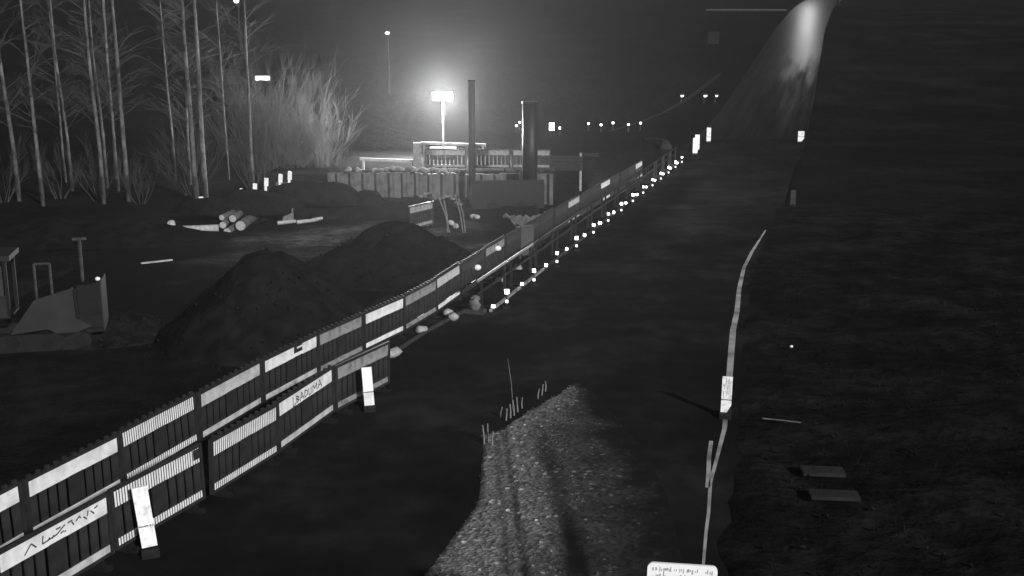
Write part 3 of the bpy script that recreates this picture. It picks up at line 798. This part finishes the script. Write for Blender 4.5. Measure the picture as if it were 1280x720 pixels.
# raised platform behind the wall, barriers on it
pf = MB().box((-4.5, 54.3, .5), (13, 11, 1.2)); struct(pf.build('raised_platform', 'earth'))
barrier((-4.0, 50.4), (-2.05, 50.35), 'film_dirty', 'lamplit barrier on the raised ground, left one of the far three', near=False, z=1.1, group='barriers on the raised ground', pegs=False)
barrier((-2.0, 50.3), (-.05, 50.2), 'film_dirty', 'lamplit barrier on the raised ground, middle one of the far three', near=False, z=1.1, group='barriers on the raised ground')
barrier((0, 50.2), (1.8, 50.1), 'film_dirty', 'lamplit barrier on the raised ground, right one of the far three', near=False, z=1.1, group='barriers on the raised ground')
for (x0, x1, zz, yy, lab) in ((-4.2, -1.2, 2.25, 50.9, 'upper pale beam of the far trestle beneath the light tower'), (-7.0, -4.4, 1.55, 50.6, 'lower pale beam left of the far trestle')):
    o = thing('timber_trestle', lab, 'trestle', (x0, yy, 0), 0, 'timber trestles')
    MB().box(((x1 - x0) / 2, 0, zz), (x1 - x0, .14, .12), Matrix.Rotation(R(2), 3, 'Y')).build('beam', 'wood_pale', o)
    for x in (.15, x1 - x0 - .15): MB().box((x, 0, (zz + 1.04) / 2), (.1, .1, zz - 1.04)).build('leg', 'wood_pale', o)
o = thing('concrete_pallet', 'pale upright block beside the far trestle', 'block', (-4.35, 50.5, 1.1), R(5))
MB().box((0, 0, .65), (.36, .3, 1.2)).build('block', 'stone_mid', o); MB().box((0, 0, .03), (.5, .4, .06)).build('pallet', 'wood_pale', o)
# pale board fence farther right, dark posts
o = thing('board_fence', 'pale low board panel right of the thick dark pile', 'fence', (1.35, 52.0, 0), R(-4))
for k in range(5): MB().box((1.0 if k < 4 else 2.4, 0, 1.0 + k * .17), (2.0 if k < 4 else .7, .03, .155)).build('board', 'board', o)
for x in (.1, 1.9): MB().box((x, .05, .85), (.1, .07, 1.8)).build('post', 'wood_pale', o)

# thick driven piles
o = thing('steel_pile', 'tall slim dark steel pile just right of the glaring lamp', 'pile', (-1.70, 46.9, -.07))
MB().tube([(0, 0, 0), (0, 0, 5.3)], .15, seg=14).build('tube', 'steel_dark', o, True); MB().tube([(0, 0, 5.3), (0, 0, 5.36)], .17, seg=14).build('collar', 'steel_dark', o)
o = thing('steel_pile', 'thick dark steel pile right of the slim one', 'pile', (.76, 46.6, -.07))
MB().tube([(0, 0, 0), (0, 0, 4.4)], .33, seg=18).build('tube', 'machine_dark', o, True); MB().tube([(0, 0, 4.4), (0, 0, 4.47)], .36, seg=18).build('collar', 'machine_dark', o)
# dark compact machine hunched below them
o = thing('compressor', 'dark boxy compressor in front of the steel piles', 'compressor', (-.25, 44.7, -.07), R(8))
MB().prism([(-.55, .3), (-.55, 1.3), (-.45, 1.45), (.55, .7), (.55, .3)], 'x', -1.45, 1.5).build('body', 'machine_dark', o)
MB().tube([(.55, -.3, 1.3), (.55, -.3, 1.75)], .05).build('exhaust', 'steel_dark', o)
for x in (-.6, .6):
    w = MB().tube([(x, -.62, .3), (x, -.48, .3)], .3, seg=16).build('wheel', 'rubber', o)
MB().box((-1.6, 0, .4), (.9, .08, .08)).build('drawbar', 'steel_dark', o)
# small glinting pieces in front of it
for k, (x, y) in enumerate(((-1.55, 43.3), (-1.4, 43.2), (-2.35, 41.7), (-2.15, 40.9))):
    o = MB().blob((0, 0, .1), (.14, .1, .1), seed=k).build('pale_stone', 'stone_pale', None, True); o.location = (x, y, .3 if k < 2 else .1)
    tag(o, ['left one of two pale stones before the compressor', 'right one of two pale stones before the compressor', 'pale stone between the leaning rods', 'pale stone at the foot of the leaning rods'][k], 'stone', 'pale stones on the site')
    if k < 2: o.location.z = -.06
    else: o.location.z = -.06

# barrier standing on edge by the heap, with leaning pale rods and tape
o = barrier((-3.75, 39.6), (-2.9, 41.0), 'film_dirty', 'short barrier standing askew beside the farther soil heap', near=False, pegs=False, gap=.1, group='askew barrier', low=None)
o = thing('tape_heap', 'crumpled pale tape on the askew barrier', 'tape', (-3.1, 40.8, 1.0))
b = MB()
for i in range(12): b.blob((i * .13 - .3, .05 * i, .18 + .1 * math.sin(i) - (.04 * (i - 4) if i > 4 else 0)), (.11, .07, .055), seed=i, sub=1)
b.build('tape', 'stone_mid', o, True)
MB().tube([(.1, 0, -1.0), (.1, .05, .3)], .025).build('stake', 'steel_dull', o)
for k, (x0, z0, x1) in enumerate(((-2.75, 1.15, -2.3), (-2.55, 1.0, -2.38), (-2.15, 1.25, -1.8), (-2.0, 1.1, -1.72))):
    o = MB().tube([(x0, 40.9, z0), ((x0 + x1) / 2 + .05, 40.4, z0 * .5), (x1, 40.0, -.08)], .03, .022, 6).build('leaning_rod', 'tarp')
    tag(o, f'pale rod leaning by the farther soil heap, {ordinal(k)} from the left', 'rod', 'leaning pale rods')
# crumpled tarpaulin hanging over the fence end
tp = MB(); NT = 20
for i in range(NT + 1):
    for j in range(5):
        x = i / NT * 1.9; s = .12 * math.sin(i * 1.6 + j) + .06 * math.sin(i * 3.1)
        tp.v.append(Vector((x, s + j * .05, .95 - .12 * math.sin(x * 1.6) - (j * .085 if i > 3 else j * .04) + .05 * math.sin(i * 2.3))))
for i in range(NT):
    for j in range(4): tp.f.append([i * 5 + j, i * 5 + j + 1, (i + 1) * 5 + j + 1, (i + 1) * 5 + j])
o = tp.build('tarpaulin', 'tarp', None, True); o.location = (-.25, 37.9, .0); o.rotation_euler.z = R(25); tag(o, 'crumpled pale tarpaulin hung behind the rear row of barriers', 'tarpaulin')
o = MB().box((0, 0, .5), (.7, .04, .9)).box((0, .02, 1.0), (.74, .06, .06)).box((-.3, .03, .1), (.06, .3, .35)).box((.3, .03, .1), (.06, .3, .35)).build('site_board', 'plastic_light'); o.location = (.42, 34.9, 0); o.rotation_euler.z = R(40)
tag(o, 'plain grey board standing where the rear row breaks off', 'board')

# ------------------------------------------------------------------ light tower
lt = thing('light_tower', 'lit work light tower glaring behind the sheet pile wall', 'light tower', (-3.45, 55.4, 1.1))
MB().box((0, 0, .35), (1.3, .8, .5)).build('generator', 'plastic_light', lt)
MB().tube([(0, 0, .5), (0, 0, 3.0)], .06, .045, 8).build('mast', 'steel_dull', lt)
for x in (-.5, .5): MB().tube([(x, -.4, .18), (x, -.28, .18)], .18, seg=14).build('wheel', 'rubber', lt)
MB().box((0, 0, 3.05), (1.0, .07, .07)).build('crossbar', 'steel_dull', lt)
for x in (-.28, .28):
    h = MB().prism([(-.10, 2.93), (.16, 2.99), (.16, 3.28), (-.10, 3.34)], 'x', x - .22, x + .22).build('lamp_head', 'steel_dark', lt)
    MB().box((x, -.108, 3.135), (.40, .012, .36)).build('lamp_glass', 'lamp_glow', h)
ld = bpy.data.lights.new('tower_light', 'POINT'); ld.energy = 17000; ld.shadow_soft_size = .55
lo = bpy.data.objects.new('tower_light', ld); col.objects.link(lo); lo.parent = lt; lo.location = (0, -.45, 3.12)

# ------------------------------------------------------------------ row of far reflector posts on the cross road
for k, (x, y, big) in enumerate(((.33, 85.2, 0), (.62, 87.5, 0), (3.04, 84.5, 1), (3.6, 83.5, 0), (5.98, 86.6, 0), (6.9, 85.8, 0), (7.95, 87.2, 0), (9.05, 86.0, 0), (10.1, 87.0, 0))):
    o = thing('reflector_post', f'{"larger rectangular" if big else "tiny bright"} reflector post in the dark background, {ordinal(k)} from the left', 'reflector post', (x, y, hz(y) - .07), 0, 'far reflector posts')
    MB().box((0, .05, .3), (.09, .05, .6)).build('post', 'steel_dark', o)
    MB().box((0, 0, .55), (.38, .03, .55) if big else (.13, .03, .13)).build('reflector', 'warning_glow', o)  # reflector given emission in place of returned light
o = MB().tube([(9.6, 79.5, -.05), (10.3, 78.2, 0), (10.55, 76.0, .02), (10.3, 73.6, -.05)], .28, .42, 10).build('drain_pipe', 'board', None, True); tag(o, 'bent pale drain pipe lying near the far end of the fence', 'pipe')

# ------------------------------------------------------------------ machine at the left edge
wm = thing('tracked_loader', 'dark compact tracked loader parked at the left edge with a pale angular side cover', 'loader', (-9.85, 24.7, -.06), R(14))
def P2(px, pz): return (px, pz)
MB().prism([(-1.55, .42), (-1.0, 1.18), (-.18, 1.42), (-.15, .72), (.18, .52), (-.42, .28), (-.75, .50)], 'y', -.62, -.50).build('side_cover', 'paint_cover', wm)
MB().prism([(-1.5, .42), (-1.0, 1.10), (-.2, 1.36), (.42, 1.52), (.42, .35), (-.4, .3)], 'y', -.46, .5).build('chassis', 'machine_dark', wm)
MB().box((.16, -.50, .96), (.5, .06, 1.0)).box((.16, -.54, 1.1), (.36, .03, .05)).box((.16, -.54, .8), (.36, .03, .04)).build('engine_box', 'machine_dark', wm)
for y in (-.62, .34):
    tk = MB(); st = []
    for k in range(9): st.append((-.05 + .2 * math.sin(R(180 * k / 8)), .2 + .2 * -math.cos(R(180 * k / 8))))
    for k in range(9): st.append((-2.3 - .2 * math.sin(R(180 * k / 8)), .2 + .2 * math.cos(R(180 * k / 8))))
    t_ = tk.prism(st, 'y', y, y + .28).build('track', 'rubber', wm)
    for k in range(4): MB().tube([(-.1 - k * .7, y - .015, .2), (-.1 - k * .7, y, .2)], .13, seg=14).build('roller', 'machine_dark', t_)
hr = MB()
for x in (-.95, -.62): hr.tube([(x, -.5, 1.2), (x, -.5, 1.98)], .03)
hr.tube([(-.95, -.5, 1.98), (-.62, -.5, 1.98)], .03); hr.build('hand_rail', 'steel_dull', wm)
MB().tube([(-.05, .2, 1.4), (-.05, .2, 2.4)], .04).box((-.05, .2, 2.4), (.3, .06, .06)).build('mast', 'steel_dull', wm)
MB().blob((.36, -.45, 1.57), (.06, .06, .05), amp=0).build('beacon', 'film_clean', wm, True)
cab = MB().box((-2.02, -.02, .8), (1.0, 1.0, .06)).build('cab', 'machine_dark', wm)
for x in (-2.5, -1.55):
    for y in (-.5, .45): MB().box((x, y, 1.45), (.07, .07, 1.24)).build('pillar', 'machine_dark', cab)
MB().box((-2.02, -.02, 2.15), (1.2, 1.15, .12)).build('roof', 'steel_dark', cab)
for (x, z, w, h) in ((-2.25, 1.7, .42, .6), (-1.8, 1.62, .36, .7)): MB().box((x, -.5, z), (w, .02, h)).build('pane', 'glass_dark', cab)
MB().box((-2.02, -.5, 1.05), (.98, .05, .5)).build('cab_door', 'steel_dark', cab)

# ------------------------------------------------------------------ birches and shrubs
def limb(b, p, d, L, r, depth, seg=4, droop=0.0, spread=.5, n=4):
    pts = [Vector(p)]; d = Vector(d).normalized()
    for k in range(4):
        d = (d + Vector((random.uniform(-.22, .22), random.uniform(-.22, .22), random.uniform(-.05, .1) - droop * k))).normalized()
        pts.append(pts[-1] + d * L / 4)
    b.tube(pts, r, r * .35, seg, cap=False)
    if depth > 0:
        for k in range(n):
            t = random.uniform(.25, 1); i = min(3, int(t * 4)); q = pts[i].lerp(pts[i + 1], t * 4 - i)
            e = (d + Vector((random.uniform(-1, 1), random.uniform(-1, 1), random.uniform(-.3, .6))) * spread).normalized()
            limb(b, q, e, L * random.uniform(.35, .6), r * .45, depth - 1, 3, droop, spread, n)
def birch(x, y, h, r, lean, label, seed, low=.22, nb=34):
    random.seed(seed)
    o = thing('birch_tree', label, 'tree', (x, y, -.1), 0, 'bare birches at the back left')
    pts = []
    for k in range(11):
        t = k / 10; pts.append(Vector((lean * h * t + .10 * noise.noise(Vector((t * 3, seed, 0))) , .12 * noise.noise(Vector((t * 3, seed, 5))), h * t)))
    MB().tube(pts, r, r * .22, 9).build('trunk', 'birch_bark', o, True)
    b = MB()
    for k in range(nb):
        t = random.uniform(low, .98); i = min(9, int(t * 10)); q = pts[i].lerp(pts[i + 1], t * 10 - i)
        a = random.random() * 6.28; d = Vector((math.cos(a), math.sin(a), random.uniform(.5, 1.2)))
        limb(b, q, d, random.uniform(.9, 2.2) * (1.15 - .6 * t), .016, 2, 4, .05, .6, 6)
    b.build('crown', 'twig', o)
BT = [(-21.9, 48.5, 13, .11, -.035, 'leftmost pale birch leaning at the left edge', 1), (-20.2, 47.0, 12, .10, -.02, 'slim birch just right of the leftmost one', 2), (-20.9, 52.0, 13, .08, -.03, 'faint slim birch standing back among the left birches', 3), (-19.6, 53, 13, .085, -.02, 'dim birch behind the middle of the left group', 4), (-17.8, 47.6, 13, .10, -.02, 'birch left of the brightest one in the left group', 5), (-18.7, 52, 12, .08, -.01, 'thin birch standing back between two brighter ones', 6), (-17.0, 48.4, 14, .115, -.008, 'brightest birch of the left group, its rightmost trunk', 7), (-13.75, 47.6, 14, .12, -.012, 'left trunk of the pair of pale birches before the shrubs', 8), (-13.15, 46.9, 14, .125, .0, 'right trunk of the pair of pale birches before the shrubs', 9), (-11.7, 49.5, 11, .09, .0, 'slim birch half hidden among the bright shrubs', 10), (-22.6, 55.5, 12, .07, -.01, 'faint thin birch far back at the left edge', 11), (-20.6, 57.0, 13, .075, .01, 'faint birch far back behind the left group', 12), (-17.2, 56.0, 13, .07, -.02, 'faint birch far back right of the left group', 13), (-16.0, 54.5, 12, .07, .015, 'faint birch standing alone in the gap before the birch pair', 14), (-14.6, 56.5, 12, .065, -.015, 'faint birch far back just left of the birch pair', 15)]
for t in BT: birch(t[0], t[1], t[2], t[3], t[4], t[5], t[6])
def shrub(x, y, h, n, spread, material, label, seed, group):
    random.seed(seed)
    o = thing('bare_shrub', label, 'shrub', (x, y, -.1), 0, group)
    b = MB(); c = MB()
    for k in range(n):
        a = random.random() * 6.28; s = spread * random.random() ** .6
        d = Vector((math.cos(a) * s, math.sin(a) * s, 1))
        limb(b, (math.cos(a) * .35 * s, math.sin(a) * .35 * s, 0), d, h * random.uniform(.45, 1.0), .017, 2, 4, .01, .42, 8)
    b.build('stems', material, o)
for k, (x, y, h) in enumerate(((-11.6, 51.2, 4.8), (-11.0, 52.4, 5.0), (-10.3, 51.6, 5.2), (-9.7, 52.6, 4.3), (-8.9, 52.0, 3.5), (-12.4, 52.3, 4.2))):
    shrub(x, y, h, 20, .55, 'twig_light', ['lamplit bare willow shrub second from the left', 'lamplit bare willow shrub left of the tallest', 'tallest lamplit bare willow shrub', 'lamplit bare willow shrub right of the tallest', 'lamplit bare willow shrub at the right end', 'lamplit bare willow shrub at the left end, the lowest'][k], 20 + k, 'lamplit willow shrubs')
for k, (x, y, h) in enumerate(((-14.8, 50.5, 2.6), (-16.2, 47.6, 2.2), (-18.3, 48.6, 2.3), (-20.4, 49.2, 2.2), (-22.4, 48.0, 2.4), (-15.4, 53.2, 3.2))):
    shrub(x, y, h, 9, .8, 'twig', ['low dim shrub left of the birch pair', 'low dim shrub at the foot of the brightest left birch', 'low dim shrub in the middle of the left birches', 'low dim shrub behind the leftmost birches', 'low dim shrub at the left edge', 'taller dim shrub standing back behind the birch pair'][k], 40 + k, 'dim undergrowth shrubs')

# ------------------------------------------------------------------ far background: house, lamps, woods, sign, side road
hs = thing('house', 'far dark house with one lit window at the upper left', 'house', (-23.3, 107.2, 1.2), R(3))
MB().box((0, 0, 1.6), (9, 6, 3.6)).build('wall', 'wall_board', hs)
rf = MB().prism([(-3.4, 3.4), (3.4, 3.4), (0, 5.0)], 'x', -4.8, 4.8).build('roof', 'roof_dark', hs); MB().box((1.5, .6, 4.9), (.6, .6, 1.0)).build('chimney', 'roof_dark', rf)
for (x, z, w, h, m) in ((-.1, 2.55, 1.35, .42, 'window_glow'), (2.6, 2.4, .9, .8, 'glass_dark'), (-3.0, 2.4, .9, .8, 'glass_dark')):
    fw = MB().box((x, -3.03, z), (w + .2, .06, h + .2)).build('window', 'wall_board', hs); MB().box((x, -3.07, z), (w, .03, h)).build('pane', m, fw)
def far_lamp(x, y, z, label, s=.32, dz=0):
    g = hz(y) - .07
    o = thing('street_lamp', label, 'street lamp', (x, y, g), 0, 'far street lamps')
    MB().tube([(0, .2, 0), (0, .2, z - g)], .09, .06, 8).build('pole', 'steel_dark', o)
    MB().tube([(0, .2, z - g), (0, -.3, z - g + .15)], .05).build('arm', 'steel_dark', o)
    h = MB().box((0, -.45, z - g + .15), (.35, .6, .14)).build('lamp_head', 'steel_dark', o)
    MB().blob((0, -.6, z - g + .02), (s, s, s * .8), amp=0).build('bulb', 'far_glow', h, True)
    return o
far_lamp(-22.4, 110, 5.85, 'far street lamp glowing just above the lit window', .30)
far_lamp(-24.1, 110.6, 5.5, 'fainter far lamp left of the one above the lit window', .17)
far_lamp(-26.6, 110, 10.9, 'far street lamp glowing at the top edge of the view', .28)
far_lamp(-12.1, 110, 7.9, 'far street lamp glowing above and left of the glare', .24)
far_lamp(15.8, 104, 2.15, 'low far lamp, left one of three on the dark hillside', .17)
far_lamp(17.95, 104, 2.15, 'low far lamp, middle one of three on the dark hillside', .18)
far_lamp(19.0, 104, 2.15, 'low far lamp, right one of three on the dark hillside', .14)
struct(ribbon('path', [(7.5, 85.5), (10.7, 92), (13.4, 98), (16.6, 106), (19.8, 115), (23.5, 126)], [.25, .3, .35, .5, .6, .4], .0, 'board'))
# street lamp on the hill that lights the wet road
gx, gy = 74.4, 290.0
hl = thing('street_lamp', 'tall street lamp beside the lit road on the hilltop, its head above the view', 'street lamp', (gx, gy, hz(gy) - .07), 0)
MB().tube([(0, 0, 0), (0, 0, 18.2)], .22, .12, 10).build('pole', 'steel_dark', hl)
MB().tube([(0, 0, 18.1), (1.6, -.3, 18.5)], .07).build('arm', 'steel_dark', hl)
hd = MB().box((2.0, -.4, 18.5), (1.0, .4, .2)).build('lamp_head', 'steel_dark', hl); MB().box((2.0, -.4, 18.37), (.8, .3, .05)).build('lamp_glass', 'lamp_glow', hd)
ld = bpy.data.lights.new('hill_light', 'SPOT'); ld.energy = 4600; ld.shadow_soft_size = .4; ld.spot_size = R(70); ld.spot_blend = .7
lo = bpy.data.objects.new('hill_light', ld); col.objects.link(lo); lo.parent = hl; lo.location = (2.0, -.4, 18.1)
lo.rotation_euler = Vector((-36, -130, -30)).to_track_quat('-Z', 'Y').to_euler()
o = thing('utility_pole', 'dark pole at the right road edge at the top of the view', 'pole', (68.4, 238, hz(238) - .07))
MB().tube([(0, 0, 0), (0, 0, 9)], .2, .15, 10).build('pole', 'machine_dark', o); MB().box((0, 0, 8.4), (1.6, .12, .12)).build('crossarm', 'machine_dark', o)
# back of a square road sign on the hillside
o = thing('road_sign', 'dark back of a square road sign on the far hillside', 'sign', (27.2, 152, hz(152) - .07), R(-10))
MB().box((0, 0, 1.55), (1.5, .06, 1.6)).build('plate', 'machine_dark', o); MB().tube([(0, .08, 0), (0, .08, 1.6)], .06).build('post', 'machine_dark', o)
# side road with pale guard rail near the hilltop
gl = thing('guard_rail', 'pale horizontal guard rail by the side road on the hilltop', 'guard rail', (38.4, 224, hz(224) - .6), R(1))
MB().box((8, 0, .8), (16, .06, .3)).build('rail', 'steel_dull', gl)
for k in range(6): MB().box((.5 + k * 3, .08, .4), (.12, .12, .8)).build('post', 'steel_dull', gl)
# ------------------------------------------------------------------ damp night air
hb = MB().box((0, 600, 24), (2400, 1900, 54))
hbo = hb.build('haze', 'ink')
hm = bpy.data.materials.new('haze_air'); hm.use_nodes = True
nt = hm.node_tree
for nd in list(nt.nodes):
    if nd.type != 'OUTPUT_MATERIAL': nt.nodes.remove(nd)
pv = nt.nodes.new('ShaderNodeVolumePrincipled')
pv.inputs['Color'].default_value = (.9, .9, .9, 1); pv.inputs['Density'].default_value = .00075; pv.inputs['Anisotropy'].default_value = .72
nt.links.new(pv.outputs[0], [n_ for n_ in nt.nodes if n_.type == 'OUTPUT_MATERIAL'][0].inputs['Volume'])
hbo.data.materials.clear(); hbo.data.materials.append(hm)
struct(hbo, 'stuff'); hbo['label'] = 'thin damp night haze filling the air'
